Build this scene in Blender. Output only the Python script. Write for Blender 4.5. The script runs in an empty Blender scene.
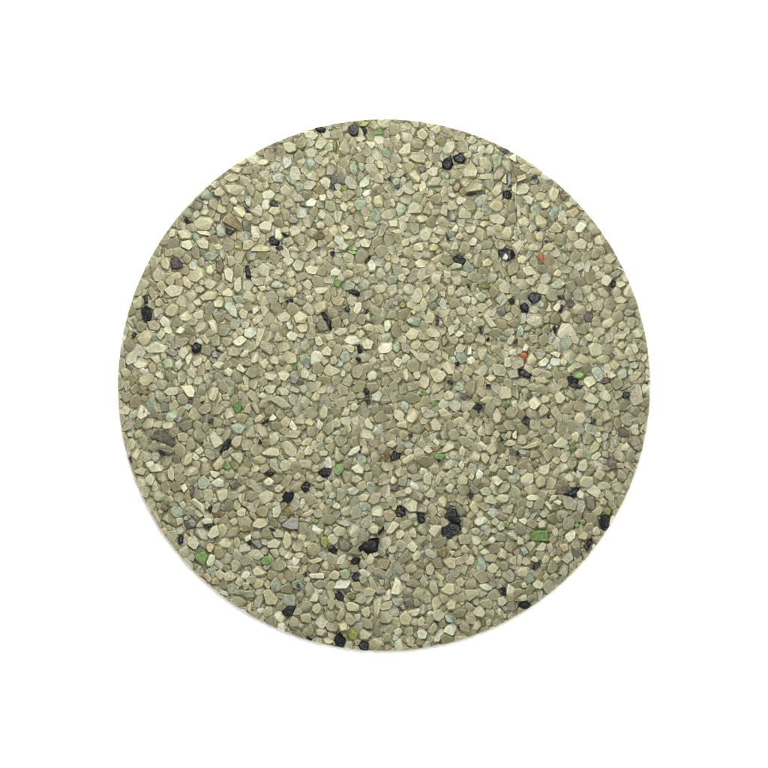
TRACE = '''
@0 0
p 600,345 640,315 690,325 700,355 650,378
p 640,290 690,268 715,290 700,318 655,310
p 605,380 700,378 740,400 690,450 640,440 605,410
p 525,385 570,350 595,375 565,410 535,405
p 555,425 590,398 625,430 600,455 560,450
a 465,460 510,405 548,440 530,475
g 415,505 450,475 495,490 485,530 440,540
p 470,540 500,515 530,535 510,565 480,560
p 565,515 590,490 635,540 600,560 570,540
p 665,515 710,510 740,550 720,578 675,560
p 640,470 670,455 695,480 680,505 650,495
o 605,570 650,540 710,600 715,660 660,640 605,600
b 378,590 395,578 425,600 410,608
a 560,620 595,605 625,640 625,680 570,690
p 430,600 475,565 540,570 560,600 520,650 445,640
w 450,652 520,650 540,680 480,672
b 625,635 675,655 650,675 628,668
g 710,590 768,590 768,660 715,650
p 340,650 400,640 435,670 420,700 360,705
p 290,690 300,645 335,635 335,690
p 370,710 420,700 440,740 410,765 365,745
p 445,715 490,690 530,720 520,765 470,750
p 550,735 580,720 610,745 590,768 560,760
m 665,750 690,710 720,730 715,765
b 722,498 768,548 745,545
a 725,460 768,440 768,520 740,510
@1 0
b 565,55 590,38 618,60 615,95 590,105 568,85
b 372,58 400,50 430,65 420,85 385,78
b 635,55 660,52 672,85 650,90
n 705,90 740,60 768,70 768,95 720,100
m 610,30 640,10 690,20 660,50 625,48
d 120,150 150,135 162,165 135,190
p 495,175 545,105 575,150 570,205 530,215
p 370,145 410,100 455,135 410,185 375,175
p 300,80 360,75 395,95 370,130 310,120
p 180,145 220,135 260,150 265,190 220,205 185,185
b 290,180 308,165 300,192
p 300,185 340,165 380,195 370,235 320,235
p 385,200 440,175 450,195 405,228
m 470,130 500,125 495,195 475,190
p 600,170 620,155 645,190 625,205
p 655,140 690,120 722,150 700,185
p 600,110 650,100 665,120 640,140 605,135
a 180,210 235,210 240,270 195,300 180,260
p 400,265 440,218 462,230 455,270 415,290
p 470,210 505,205 515,245 490,260
a 565,265 600,245 620,300 600,335 570,305
a 618,260 645,255 660,290 640,312 622,290
p 722,265 735,240 768,255 768,295 735,290
w 30,250 75,232 108,250 85,275 40,272
a 120,330 160,305 195,330 185,370 130,370
a 195,340 215,325 235,350 225,385
p 305,325 350,295 395,330 385,365 320,350
p 388,370 425,338 458,360 455,400 435,420
g 460,330 490,325 500,370 470,395
b 455,400 475,380 485,410
m 520,400 555,385 560,410 540,425
p 470,430 505,410 535,440 510,470
g 500,345 535,340 550,380 505,380
a 620,370 660,330 690,320 690,380 660,405 625,400
p 708,340 740,315 768,330 768,380 715,370
w 640,440 655,418 695,412 690,445 655,462
p 155,415 190,375 250,410 225,450 175,450
a 245,385 275,365 310,385 305,415 270,430
p 65,385 95,355 110,395 80,415
p 60,430 110,410 145,430 120,480 70,475
o 355,405 385,390 430,425 415,445 375,440
w 388,450 410,425 438,445 430,480 395,480
b 105,495 130,470 158,512 125,505
p 95,540 115,512 165,515 170,550 135,570
p 0,530 45,490 75,525 65,570 20,568
w 310,490 350,460 385,480 365,515 320,512
p 505,500 530,478 568,505 550,545 515,530
o 568,530 600,510 607,530 595,552 572,548
g 212,590 245,560 280,590 262,610 225,608
p 385,555 400,530 430,550 420,585 388,578
p 368,610 400,590 428,610 420,640 380,640
p 45,620 80,590 125,610 120,650 85,670 50,645
p 210,640 250,615 292,640 285,675 230,690
w 135,700 140,640 165,630 190,690 165,708
b 105,700 125,685 165,715 160,735 120,730
b 145,745 180,740 185,758 150,758
b 175,660 200,668 225,680 195,685
p 440,640 485,610 510,650 490,690 455,675
p 515,620 540,600 570,630 545,665 520,655
p 525,680 570,650 612,680 600,705 540,705
o 365,675 400,655 435,675 415,700 375,700
p 610,650 640,635 672,660 650,690 620,685
p 625,710 660,690 698,715 680,750 635,740
p 700,460 740,440 768,460 768,520 705,515
p 0,750 50,725 110,745 110,768 0,768
n 560,750 600,735 625,765 565,768
a 505,735 540,710 575,735 545,768 505,765
p 435,740 470,700 505,735 480,755
p 215,745 250,735 290,768 215,768
p 0,340 40,350 50,375 10,385
p 650,600 700,590 735,620 700,650 655,630
@2 0
p 185,85 230,50 262,95 235,130 195,115
p 255,60 320,35 335,75 300,100
p 80,200 105,160 155,130 160,190 115,225
p 245,130 280,115 305,150 275,178 245,165
p 60,110 80,85 100,105 80,138
p 330,185 360,130 410,130 422,170 385,220 345,215
b 335,250 385,222 400,265 380,300 340,285
b 400,225 440,205 470,235 455,260 410,250
p 455,210 480,175 510,195 500,230 465,228
p 475,130 505,95 545,120 530,150 485,155
p 525,150 560,130 575,155 545,170
p 575,190 605,148 640,165 625,215 580,205
p 510,215 555,190 575,215 545,240
p 545,225 590,220 620,260 590,300 550,275
a 610,215 650,195 690,215 680,270 640,300 615,250
b 620,275 630,290 625,310
d 668,185 690,168 735,190 705,208
w 720,225 768,195 768,260 730,240
g 708,300 740,290 735,400 712,400
p 130,230 160,210 220,190 255,230 240,265 180,260
p 235,308 285,278 322,285 315,330 275,342
g 190,280 225,275 245,300 215,320
p 135,325 175,290 217,340 205,375 170,370
a 40,365 70,330 98,350 90,385 60,392
b 22,345 35,340 45,375
b 60,398 85,385 90,402 70,408
b 110,330 125,325 130,345
p 200,390 235,355 250,395 230,445 205,430
p 165,400 190,375 205,395 190,425
p 320,430 340,390 372,395 365,440 330,470
p 370,430 400,425 425,450 400,465 368,450
a 325,310 370,305 385,330 370,360 330,345
o 390,400 425,350 450,390 440,425 405,430
p 440,300 500,250 545,290 530,350 460,345
p 540,330 600,315 640,325 635,355 545,355
p 465,400 520,355 580,380 570,420 475,430
b 470,440 520,430 545,435 490,450
d 545,432 580,418 590,438 555,442
b 690,430 712,418 735,435 730,460 705,466 690,450
p 605,430 650,370 690,370 690,430 650,465
p 675,370 708,315 710,385
p 735,400 768,370 768,440 740,430
p 600,495 640,460 692,475 690,530 650,545 605,520
p 410,480 430,450 475,460 470,480 430,508
p 425,550 465,510 510,545 505,580 430,580
p 508,580 540,525 578,545 570,578 530,590
p 320,520 350,495 372,500 370,570 325,560
g 372,540 400,530 425,580 405,600 378,590
p 180,570 215,555 255,572 240,600 200,608
p 10,600 50,565 88,600 75,635 25,630
p 90,570 125,560 155,575 140,600 95,605
p 240,500 265,475 292,515 280,535
p 245,460 265,405 290,420 285,450
p 455,640 490,605 540,620 520,665 480,670
p 545,615 575,590 610,610 575,635
p 385,650 415,610 432,630 420,660
p 195,660 240,620 280,640 270,700 235,718 205,700
p 285,660 320,630 365,650 355,680 300,670
b 358,660 380,700 362,703
p 412,680 440,655 470,680 445,705 415,698
p 260,690 300,680 330,705 300,725 265,715
p 485,720 515,680 542,700 535,735 495,735
p 670,660 700,625 745,625 750,670 725,710 680,700
p 90,710 120,690 160,690 150,730 115,750
p 170,730 220,715 232,750 225,768 170,768
y 258,740 290,720 318,745 300,768 260,768
p 370,765 395,715 432,720 430,768
b 672,765 705,748 740,765 705,790
p 40,650 90,640 125,660 115,685 60,665
p 20,470 55,460 70,510 45,520
p 590,560 650,545 700,575 690,620 620,600
@3 0
p 5,270 60,255 88,280 55,315 15,300
p 0,380 60,375 82,405 60,440 0,445
p 0,335 50,320 60,350 0,372
g 60,365 100,345 135,355 110,388 75,385
b 88,342 105,333 118,342 95,350
p 175,425 205,388 248,415 235,465 210,488 180,465
p 98,450 140,425 178,435 165,475 115,485
d 248,445 260,415 285,425 278,475 255,478
a 170,555 215,498 265,515 240,560 195,610
w 30,455 65,445 98,470 85,505 55,495
p 130,485 175,465 200,500 170,525 140,520
p 95,570 135,550 185,600 160,640 115,630
w 0,590 45,562 82,600 60,632 15,625
p 280,540 340,515 370,540 335,580 290,570
w 325,630 370,582 415,605 380,665 340,665
p 175,650 225,590 275,630 255,665 195,665
p 245,590 285,570 300,610 275,620
p 100,675 135,645 165,665 150,720 115,710
b 108,642 122,635 132,645 118,655
b 155,712 170,704 185,712 170,720
p 445,700 475,668 518,715 495,740 455,735
p 320,720 370,690 415,720 400,760 330,760
p 150,740 185,715 220,745 200,768 150,768
p 60,740 100,715 135,745 130,768 65,768
a 0,620 20,640 25,670 0,685
p 0,490 25,520 20,570 0,575
p 265,490 300,478 325,500 295,525
n 245,755 290,752 295,768 245,768
@0 1
v 303,40 340,32 382,90 350,108 308,108
p 185,140 225,80 275,120 280,180 215,182
p 240,60 280,30 305,75 290,115 255,100
p 395,130 440,72 498,100 500,150 455,185 400,165
p 505,90 540,75 560,110 540,140 508,130
o 565,60 605,45 615,90 595,135 570,120
a 480,20 530,0 590,20 560,60 500,55
p 620,30 660,20 680,70 640,100
p 610,110 640,95 668,120 660,190 620,165
p 665,225 675,155 718,150 712,235 685,248
p 590,240 640,205 660,235 655,262 600,260
p 265,230 310,190 385,205 375,255 310,275
p 290,140 350,115 375,150 340,175
p 365,150 390,145 430,190 415,225 370,190
p 440,210 480,195 505,225 480,245 440,235
p 460,265 520,220 580,235 560,280 485,290
p 545,300 580,268 612,290 605,325 560,325
a 615,270 665,280 695,350 690,395 640,370 605,325
a 655,255 710,250 745,285 720,310 670,295
b 150,250 170,255 172,300 155,300
b 138,335 165,318 195,360 185,400 155,408 140,370
p 80,290 130,245 155,295 125,335 85,330
p 265,345 300,292 350,310 350,355 305,380 275,372
w 238,410 260,370 305,400 300,440 260,440
p 210,290 240,270 265,300 240,325 215,315
o 250,262 298,290 270,305
p 430,290 470,270 490,310 455,325
w 512,405 560,390 580,470 550,480
p 430,370 470,330 498,350 490,395 450,400
w 655,520 710,485 748,510 705,555 670,545
p 690,350 720,325 755,350 745,395 705,385
p 675,460 710,435 735,465 715,495 680,485
w 150,565 210,515 290,550 280,585 180,590
g 275,570 320,560 350,590 325,608 285,600
p 100,500 160,450 210,480 180,540 140,555
p 215,490 245,450 280,465 250,515
w 325,470 360,428 390,450 370,480
b 425,550 450,530 480,545 475,575 450,592 430,575
g 540,590 560,568 590,575 598,605 570,618 545,610
b 562,572 580,568 595,580 575,582
b 80,485 95,468 110,480 95,500
p 475,490 500,475 530,520 515,545 485,520
w 700,600 735,568 760,575 745,612 710,618
p 75,650 125,605 180,640 165,675 110,680
p 180,610 235,595 250,640 225,660
a 250,640 290,610 325,635 320,675 270,685
w 388,620 420,585 435,605 410,665 395,655
p 425,640 455,605 498,620 480,660 445,672
p 540,655 590,625 620,650 600,685 545,682
p 605,580 640,575 662,605 635,640
w 610,690 640,670 672,695 650,728 615,712
w 682,680 705,645 740,690 720,705
p 390,695 420,665 450,700 440,740 405,725
p 325,640 360,620 378,655 355,690 325,670
p 10,690 40,670 80,700 50,735 20,720
p 500,640 530,625 535,680 505,690
b 735,90 755,85 750,120 768,155 740,150
p 345,375 400,340 430,385 400,410 350,400
@1 1
p 175,50 210,18 255,55 225,90 185,80
p 20,100 65,60 115,90 105,145 60,150
p 365,45 395,22 428,60 405,85 370,75
p 525,25 560,5 600,30 590,70 545,65
w 665,70 695,45 728,80 715,120 680,122
b 655,60 685,25 690,35 668,68
b 455,10 475,0 485,15 470,32
n 545,-5 600,-5 615,15 580,20
p 0,145 60,160 82,190 40,200 0,180
p 35,205 80,195 90,225 60,235
p 200,115 250,110 255,145 210,165
p 133,110 175,95 192,120 170,142 135,130
p 305,100 340,75 398,95 375,135 320,130
p 455,110 490,88 525,110 510,145 460,140
p 525,130 555,100 600,120 590,150 540,158
a 530,195 560,160 605,185 590,220 535,230
a 615,200 660,155 695,180 680,225 635,230
n 472,185 495,160 525,170 510,215 480,200
b 568,235 590,222 628,240 615,264 585,250
p 298,180 330,155 362,190 345,225 305,218
p 355,215 400,200 458,205 435,245 375,248
a 115,190 150,170 190,190 180,215 120,210
p 35,290 80,250 120,310 60,330
p 200,225 235,200 270,220 255,270 205,265
b 200,290 215,280 242,282 240,300 215,302
g 265,250 295,240 305,275 275,275
p 310,260 345,245 365,280 340,305
p 355,320 390,290 440,290 440,340 375,375
p 585,350 610,295 645,300 640,345 620,375
b 535,335 560,315 572,335 560,355
g 508,375 530,340 570,355 560,390 520,400
b 655,350 675,338 680,352 662,365
a 650,370 685,345 695,410 660,400
b 405,360 425,357 455,400 465,450 455,450 430,410
g 370,430 395,385 440,410 455,460 390,472
p 470,470 510,440 555,445 555,475 510,495
p 0,315 40,310 45,345 5,375
p 0,395 40,360 90,370 50,410 20,432
p 145,370 195,345 235,365 220,410 160,405
p 240,375 280,345 325,375 310,420 250,415
w 200,420 215,405 240,440 220,455
p 255,440 280,415 328,425 325,460 285,475
w 200,490 225,458 275,480 260,520 220,522
p 20,550 30,450 85,445 60,520 40,560
p 125,525 150,455 190,500 185,520
p 320,380 355,370 360,415 330,425
p 635,440 680,415 712,430 710,465 660,462
p 600,475 640,450 665,480 625,515
p 405,575 440,545 470,570 465,605 415,605
p 538,555 570,535 605,560 590,595 560,580
p 630,530 665,498 705,520 700,565 650,570
b 612,550 628,538 642,580 620,590
b 605,625 620,612 635,628 620,640
p 420,690 440,650 530,690 470,730 425,712
p 455,620 485,597 505,630 490,658 455,650
p 525,660 570,630 592,670 575,705 535,690
p 175,620 210,570 270,600 270,650 220,665
p 150,705 190,682 230,710 205,750 165,740
p 100,620 130,595 165,615 160,660 110,655
p 40,650 85,615 110,650 75,690
n 232,668 270,645 275,665 245,680
p 665,715 700,682 735,700 725,745 680,758
p 680,625 705,600 732,630 710,668 685,650
p 370,500 395,485 425,530 400,555 372,540
p 0,590 45,575 55,630 20,655 0,650
g 235,710 260,700 285,730 265,768 230,760
p 280,690 310,670 345,700 330,740 285,735
p 70,700 130,690 160,720 130,745 80,735
a 275,600 320,590 355,630 320,665 280,650
p 415,480 460,475 485,510 440,525
p 740,600 768,590 768,640 745,625
@2 1
b 400,45 430,22 455,35 475,60 460,75 415,62
b 665,0 740,-5 755,25 730,50 700,55 670,25
w 680,45 700,12 718,30 710,55
p 568,60 600,38 638,65 610,90 570,92
p 465,20 490,5 515,25 500,52 468,45
p 170,65 205,40 238,55 240,90 190,98
p 260,50 310,20 345,10 335,50 300,85
p 75,140 110,120 132,160 110,185 75,165
p 85,50 115,35 140,55 130,90 95,85
a 375,90 410,62 455,80 450,100 385,110
p 190,170 255,130 275,140 210,178
o 240,165 265,158 275,180 255,190
o 320,235 340,212 358,230 355,275 325,260
m 550,205 590,180 620,200 605,218 560,215
p 360,200 395,185 418,225 405,265 362,270
p 225,200 250,190 265,215 235,265 222,240
p 125,300 170,262 195,300 170,345 130,330
m 85,310 110,280 125,310 115,330 90,325
y 148,345 175,335 188,355 170,372
p 205,300 225,265 255,300 245,345 215,355
p 435,270 480,255 510,275 495,310 460,310
a 515,250 560,225 600,250 570,300 525,275
p 585,300 610,270 630,305 605,325
p 730,150 768,135 768,195 735,180
b 480,195 490,188 495,210 487,215
b 720,290 740,272 755,290 740,310
p 410,330 445,310 485,335 480,365 430,375
p 305,355 350,330 395,335 380,375 325,395
g 260,310 300,290 310,330 270,340
b 300,375 318,380 312,425 300,425
w 0,400 35,395 45,430 20,470 0,460
p 230,395 265,335 300,370 290,415 240,415
a 120,395 170,370 218,385 200,435 140,420
p 120,480 165,440 205,460 195,505 145,520
p 480,430 525,370 548,380 505,450
p 570,370 590,355 655,430 620,450 580,410
g 640,330 690,320 710,360 670,385
p 365,450 400,422 410,470 380,492
w 408,490 430,455 465,480 430,502
p 395,415 425,382 445,410 430,432
o 330,500 355,480 375,520 350,560 330,530
p 155,530 200,505 225,535 195,570 160,565
p 225,530 260,512 325,520 320,560 290,585 240,570
p 165,615 210,580 270,595 265,635 215,655
p 325,660 365,632 410,665 400,715 365,710
p 250,690 305,668 365,720 340,755 290,758
p 295,620 320,598 345,615 320,650
p 410,560 440,530 480,550 460,588 420,590
p 540,560 575,545 605,570 590,625 555,640 540,605
w 480,620 510,605 535,640 510,662 478,650
w 485,560 505,548 508,600 480,600
p 450,690 480,660 518,690 505,722 455,720
b 410,645 435,640 430,660 415,665
p 50,640 80,610 115,635 90,675 60,665
p 100,610 130,590 152,615 140,650 105,655
b 550,440 562,430 565,480 552,470
b 590,510 605,498 610,515 595,522
p 710,520 735,480 760,495 740,540 715,545
b 745,535 768,505 768,530
p 710,580 740,560 768,565 768,610 720,605
p 690,620 735,610 740,670 695,675
p 580,735 620,708 650,730 620,760
p 105,690 135,675 150,720 135,760 110,740
a 40,540 80,510 105,560 80,590 50,575
b 365,750 390,745 400,768 370,768
p 165,700 200,685 215,720 190,745 168,735
p 0,80 30,60 45,100 15,125 0,115
p 340,105 385,115 395,150 350,160
@3 1
r 118,25 150,10 160,45 150,75 125,50
p 25,100 65,78 130,115 110,135 45,140
p 45,165 85,150 118,170 100,205 60,200
a 185,195 240,155 290,180 250,225 200,220
w 210,130 235,100 260,120 250,148 215,145
p 385,80 415,50 430,80 415,135 385,120
p 430,95 460,80 480,100 455,130
p 475,170 510,130 550,160 530,212 490,195
b 545,180 560,165 568,185 555,212 543,205
p 565,180 600,170 635,190 600,215 570,205
p 495,30 545,5 575,45 540,80 505,70
p 555,275 600,255 640,280 620,308 570,300
p 460,220 500,205 540,250 520,285 475,260
p 400,265 430,235 470,270 450,300 410,300
b 65,260 95,238 132,250 120,290 90,300 68,280
b 18,315 45,298 65,320 60,350 30,352
a 105,300 140,280 165,310 150,332 115,320
w 205,325 240,290 255,315 235,355 210,340
b 250,310 268,315 255,355 240,350
d 288,300 310,275 335,295 320,330 292,325
d 380,375 410,345 440,355 430,410 395,412
b 230,262 260,258 272,275 250,280
g 320,385 365,375 385,400 360,420 330,410
w 225,480 260,415 310,415 358,485 290,495 245,505
b 203,440 220,430 230,462 215,475
d 230,420 245,410 250,430 235,440
p 45,395 90,355 155,365 155,430 110,450 60,420
p 165,350 185,305 205,350
g 615,360 640,335 690,345 665,375 635,378
p 485,410 540,375 570,400 550,440 495,450
p 585,420 610,400 635,430 610,455 585,445
p 660,465 700,440 735,460 720,505 680,505
p 550,490 600,460 645,475 630,510 560,515
p 400,550 440,520 490,540 490,600 430,615
p 575,545 600,520 628,545 600,572
p 645,545 685,525 705,580 680,605
p 385,490 420,470 450,490 430,525 395,515
p 330,630 360,585 410,610 430,640 380,655
p 448,625 490,592 540,610 530,650 470,655
p 535,650 560,620 602,655 575,690 540,680
a 640,660 680,630 710,655 690,685 650,680
p 710,620 745,590 755,620 730,645
r 18,595 40,582 62,600 45,628 25,615
w 30,570 50,530 75,550 60,582 35,580
p 52,620 80,580 120,625 95,668 55,655
w 118,650 160,612 190,630 165,668 130,670
p 245,625 270,610 295,640 275,670 245,655
p 288,680 320,655 340,685 315,712 290,700
n 320,715 365,690 400,710 375,745 330,738
b 295,725 320,725 352,745 345,768 300,765
b 10,690 35,685 78,715 70,732 40,720 12,712
d 480,745 515,735 545,750 520,768 485,765
p 520,700 550,690 580,720 545,740 520,730
p 105,740 150,725 190,750 170,768 110,768
p 80,690 115,670 150,700 120,725 85,720
p 640,725 690,685 725,700 700,740 650,760
p 300,500 335,480 365,510 355,545 320,535
p 185,590 220,575 255,590 240,615
p 605,110 560,90 600,95 640,130
p 0,40 35,20 70,45 40,80 5,70
a 0,440 20,425 45,455 35,495 0,500
b 735,762 755,762 755,770
p 570,605 610,590 650,605 620,635 580,630
@0 2
w 355,10 420,0 448,35 440,75 405,75
p 512,45 540,12 580,30 582,85 550,105 520,85
p 255,45 290,15 350,15 345,60 290,75
p 98,150 125,112 175,140 170,190 120,208 105,180
p 0,140 45,120 75,150 60,185 10,180
g 245,130 270,100 298,125 290,160 255,160
d 180,310 225,262 300,285 335,330 325,365 280,345 210,325
o 120,45 150,35 195,45 170,62 130,58
v 400,105 440,80 425,105 405,118
b 475,105 500,95 490,112
g 335,230 380,200 440,200 420,260 370,280
p 335,290 370,275 410,290 400,330 350,335
p 85,285 120,258 148,285 135,315 95,320
p 520,290 550,265 612,320 610,350 560,378 535,345
p 130,240 170,195 215,200 200,260 150,265
p 245,230 300,205 335,220 315,262 255,262
b 232,385 245,383 270,408 262,415
g 240,370 290,365 330,390 300,415 260,400
b 465,345 495,332 490,345
b 588,392 615,368 630,320 652,322 640,370 600,398
p 45,345 80,305 105,330 95,380 55,390
p 70,410 110,365 135,390 115,450 85,440
p 360,440 400,395 435,395 430,445 395,475 370,470
w 470,440 495,418 522,435 505,465
p 540,465 590,412 630,425 600,490 560,505
p 640,410 690,388 730,400 725,440 705,470
p 525,500 560,505 590,515 565,545 535,535
p 372,520 420,472 468,480 460,520 400,540
p 285,500 310,462 330,500 325,560 295,550
w 530,575 575,538 612,555 610,595 560,600
n 605,470 635,450 660,480 640,500 615,490
n 665,125 690,110 715,130 705,160 680,165
p 720,160 750,110 768,105 768,175
p 85,500 135,475 170,495 150,530 95,520
p 165,480 230,460 270,480 250,510 185,512
p 155,545 190,512 220,540 200,590 165,585
w 355,590 385,572 402,600 380,632
p 285,650 305,640 325,668 300,690
p 345,690 380,672 395,700 370,728
w 412,675 440,655 505,705 498,755 465,725
p 560,620 605,600 640,610 640,660 595,695 570,660
d 415,620 435,585 445,600 420,660
a 455,545 500,525 530,570 500,620 460,600
o 240,715 270,690 300,720 270,740
o 545,745 590,735 620,755 590,770 550,768
b 520,715 545,705 535,740
p 690,640 715,628 730,670 710,695
p 680,735 710,708 742,725 730,768 690,768
g 640,570 680,545 700,590 660,610
a 640,240 690,220 740,240 720,290 670,290
p 645,345 670,300 720,295 715,350 680,380
p 445,380 480,355 500,385 470,410 445,400
o 670,20 690,15 695,60 675,62
p 700,10 750,0 760,40 715,45
p 600,60 640,55 650,90 610,95
b 520,215 550,200 548,212 530,228
g 475,195 520,165 550,190 520,225 485,220
b 60,430 75,425 82,455
@1 2
p 105,90 155,65 200,90 240,140 190,150 145,125
p 150,35 180,12 225,40 210,68 165,68
w 35,75 65,45 95,65 75,90
p 70,15 120,0 150,10 130,55 95,60
p 340,85 370,42 402,60 400,95 365,108
a 275,10 320,0 335,35 310,62 285,50
p 385,160 410,110 445,125 440,190 415,210 390,200
b 650,40 668,25 685,45 665,65
b 655,85 680,70 692,100 675,112
a 695,70 740,35 765,60 745,110 700,100
o 612,95 640,80 655,90 630,110
p 540,130 580,140 560,190 515,185
p 575,120 600,105 625,130 600,158 578,150
w 100,210 125,170 152,195 130,215
b 58,225 85,215 103,198 98,220 70,234
p 165,215 200,180 238,205 210,255 175,245
p 310,215 335,192 362,220 350,245 318,240
w 375,250 385,200 422,230 400,268
p 460,220 500,188 525,215 520,250 475,260
p 645,215 675,192 710,240 700,270 655,250
p 185,290 240,260 298,270 280,312 205,312
p 370,310 400,275 432,295 415,340 380,340
p 460,285 500,265 528,285 500,298
p 535,240 570,230 585,270 555,290
p 425,315 450,302 480,325 460,345 430,340
p 100,290 150,270 170,300 150,345 110,360
p 165,340 205,318 270,365 265,420 225,432 190,395
p 50,400 100,365 160,365 165,410 110,422
p 280,345 320,305 360,315 345,355 300,360
p 300,395 330,350 358,375 345,410 310,415
w 550,415 575,375 625,350 628,380 600,412
b 40,345 52,318 65,345
b 620,390 632,385 628,400
p 630,390 655,345 690,380 680,410 640,412
p 390,390 420,375 450,392 440,415 395,418
p 475,430 490,355 515,390 535,430 500,455
p 160,470 185,432 245,465 235,500 175,508
p 240,530 270,505 300,530 270,560 245,555
b 80,515 105,498 135,515 110,535
b 388,510 420,485 460,490 450,530 420,538
n 480,500 490,460 530,460 540,500 510,530 485,525
w 575,490 620,460 655,485 650,522 600,515
p 465,565 490,535 522,565 505,600 475,600
w 68,565 100,535 135,560 120,588 80,588
b 288,595 315,565 340,580 330,610 310,628
b 182,650 205,625 245,632 240,665 205,690 185,680
p 45,640 90,612 140,630 130,675 70,705 42,690
p 130,600 165,575 195,600 170,628 140,622
p 275,690 295,655 318,680 295,728 275,720
p 420,570 445,545 462,570 475,630 430,640
p 360,640 395,615 425,640 390,665
w 465,710 490,680 520,705 500,730
p 300,745 345,715 372,735 330,768 290,768
p 385,705 410,680 432,705 410,735
a 545,610 590,590 638,615 600,650 555,640
p 0,430 50,410 95,430 80,465 20,465
p 0,485 40,470 60,490 30,515 0,510
a 425,680 460,650 480,690 450,720
p 615,650 650,630 690,640 670,680 630,685
p 690,720 730,695 768,710 768,768 690,768
o 190,720 230,710 255,750 220,768 190,765
p 120,720 165,690 180,730 160,768 125,768
p 580,540 620,525 650,550 610,575 580,565
p 10,205 50,170 90,190 50,225 20,230
@2 2
p 335,65 370,30 410,55 395,95 350,100
d 440,75 480,45 520,60 500,95 455,95
b 515,140 545,112 568,130 550,155 530,148
b 585,10 600,0 618,5 600,20
n 195,60 230,42 265,60 240,70
n 270,100 295,88 308,120 285,130
n 675,110 700,92 722,115 710,140 680,135
p 125,190 160,138 202,145 200,200 160,235 130,220
p 305,160 340,135 405,180 375,222 325,195
p 395,210 440,180 478,220 455,262 400,235
p 450,170 475,148 500,175 480,212 455,200
p 265,225 300,192 335,230 325,270 285,270
p 625,170 655,135 692,185 680,225 645,238 625,205
p 550,95 590,65 640,75 610,110 570,115
o 220,240 250,215 270,255 268,280 240,265
p 65,235 105,195 145,215 140,260 80,250
p 80,290 105,260 148,280 140,318 100,328
p 535,270 565,232 588,260 585,305 545,295
b 145,292 158,280 165,300 152,308
p 465,300 510,262 535,300 520,322
p 275,330 295,310 325,335 310,360
w 535,340 560,325 602,362 580,390
p 580,375 620,330 655,340 650,395 610,415
p 430,380 450,350 472,380 465,420 435,415
p 320,395 370,320 415,340 410,370 350,400
p 220,375 250,350 290,385 260,410
p 480,420 525,378 568,410 550,455 495,455
p 560,400 590,395 615,430 590,470 560,445
p 95,440 150,400 185,405 160,460 110,465
b 38,420 60,385 95,400 88,430 50,440
o 0,400 20,370 35,385 20,430 0,450
n 280,410 310,395 360,405 340,445 300,430
b 308,440 322,425 330,445 315,452
w 425,470 445,440 468,465 450,500
p 55,505 90,470 120,490 115,530 75,545
p 355,520 385,490 420,515 400,550 365,545
p 222,530 250,500 278,530 275,585 250,595 225,570
p 415,560 440,515 485,540 480,580 425,580
w 528,520 545,485 575,510 560,548 532,548
p 485,540 500,512 525,530 510,560
p 290,560 310,520 330,545 315,590
w 350,600 385,568 410,590 390,635 365,625
p 310,660 345,642 368,670 355,715 318,705
p 105,700 150,655 200,680 195,740 150,742
g 410,700 430,680 485,755 430,768 410,740
b 65,735 90,700 122,725 118,755 80,765
b 190,750 215,738 235,755 225,775 195,775
b 350,760 380,720 415,725 420,770 360,780
p 490,700 515,668 545,690 550,745 520,760
p 220,690 245,660 268,685 245,712
p 115,610 140,592 165,615 150,645 120,635
g 490,595 505,570 550,605 545,635 515,640
b 482,640 495,625 515,640 500,660
d 38,590 70,575 95,600 75,620 45,612
a 550,615 590,590 635,615 610,650 560,640
w 620,535 650,525 688,560 655,590 625,570
p 605,480 640,458 670,480 645,515 612,505
w 695,475 748,468 745,520 720,510
p 660,420 685,395 728,430 700,440
d 722,375 745,372 768,395 760,418 730,410
b 648,330 680,318 692,325 660,338
p 625,290 650,260 675,290 655,320
w 740,290 765,265 768,320 745,312
o 635,700 660,690 680,705 660,720
p 640,660 670,630 730,640 720,680 670,690
a 110,350 150,330 180,350 160,378 120,378
p 690,350 720,315 768,330 768,350 720,362
p 30,560 50,528 80,550 65,580 40,578
p 700,290 720,268 740,280 725,318 695,312
p 10,340 50,325 75,350 50,370 15,362
p 230,640 270,600 300,620 295,655 250,655
p 735,100 768,90 768,140 740,135
@3 2
b 305,0 335,-5 372,15 360,28 310,15
b 610,65 620,45 650,50 645,80 620,85
d 55,70 65,48 90,50 85,80 60,82
w 62,100 105,65 150,110 110,150 75,140
p 130,90 155,55 200,75 190,110 150,115
p 210,60 240,30 285,75 260,120 215,110
p 375,80 420,40 475,85 460,110 415,110
p 470,60 510,20 550,75 530,105 485,95
b 30,210 50,185 70,200 65,230 35,228
b 175,180 187,178 185,198 175,195
b 418,228 450,200 455,212 435,232
p 480,195 510,140 550,180 545,210 495,225
p 550,150 590,145 600,175 565,190
w 310,290 340,272 370,290 345,342 315,320
w 205,350 255,298 300,335 270,370 220,362
n 302,370 325,345 345,355 320,388
p 328,400 355,368 388,385 385,425 340,428
g 580,260 620,250 650,285 630,310 590,310
p 650,255 690,245 720,280 695,302 660,290
p 415,385 450,325 485,345 470,380 430,405
g 665,370 720,335 725,370 705,395
d 520,440 550,415 580,450 570,495 530,485
g 480,380 530,375 540,430 490,430
p 425,415 470,385 490,410 460,438 425,435
p 145,390 175,372 210,415 180,460 155,430
p 200,440 225,415 260,435 240,465 205,460
p 10,370 60,345 130,320 135,355 60,380
p 355,460 400,425 418,465 395,505 355,500
p 205,515 230,480 250,510 235,545 205,535
b 325,485 338,478 342,505 328,505
p 440,520 470,485 515,510 490,560 450,545
p 355,560 385,525 440,535 445,575 410,608 360,590
w 335,620 355,600 395,635 385,670 350,660
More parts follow.
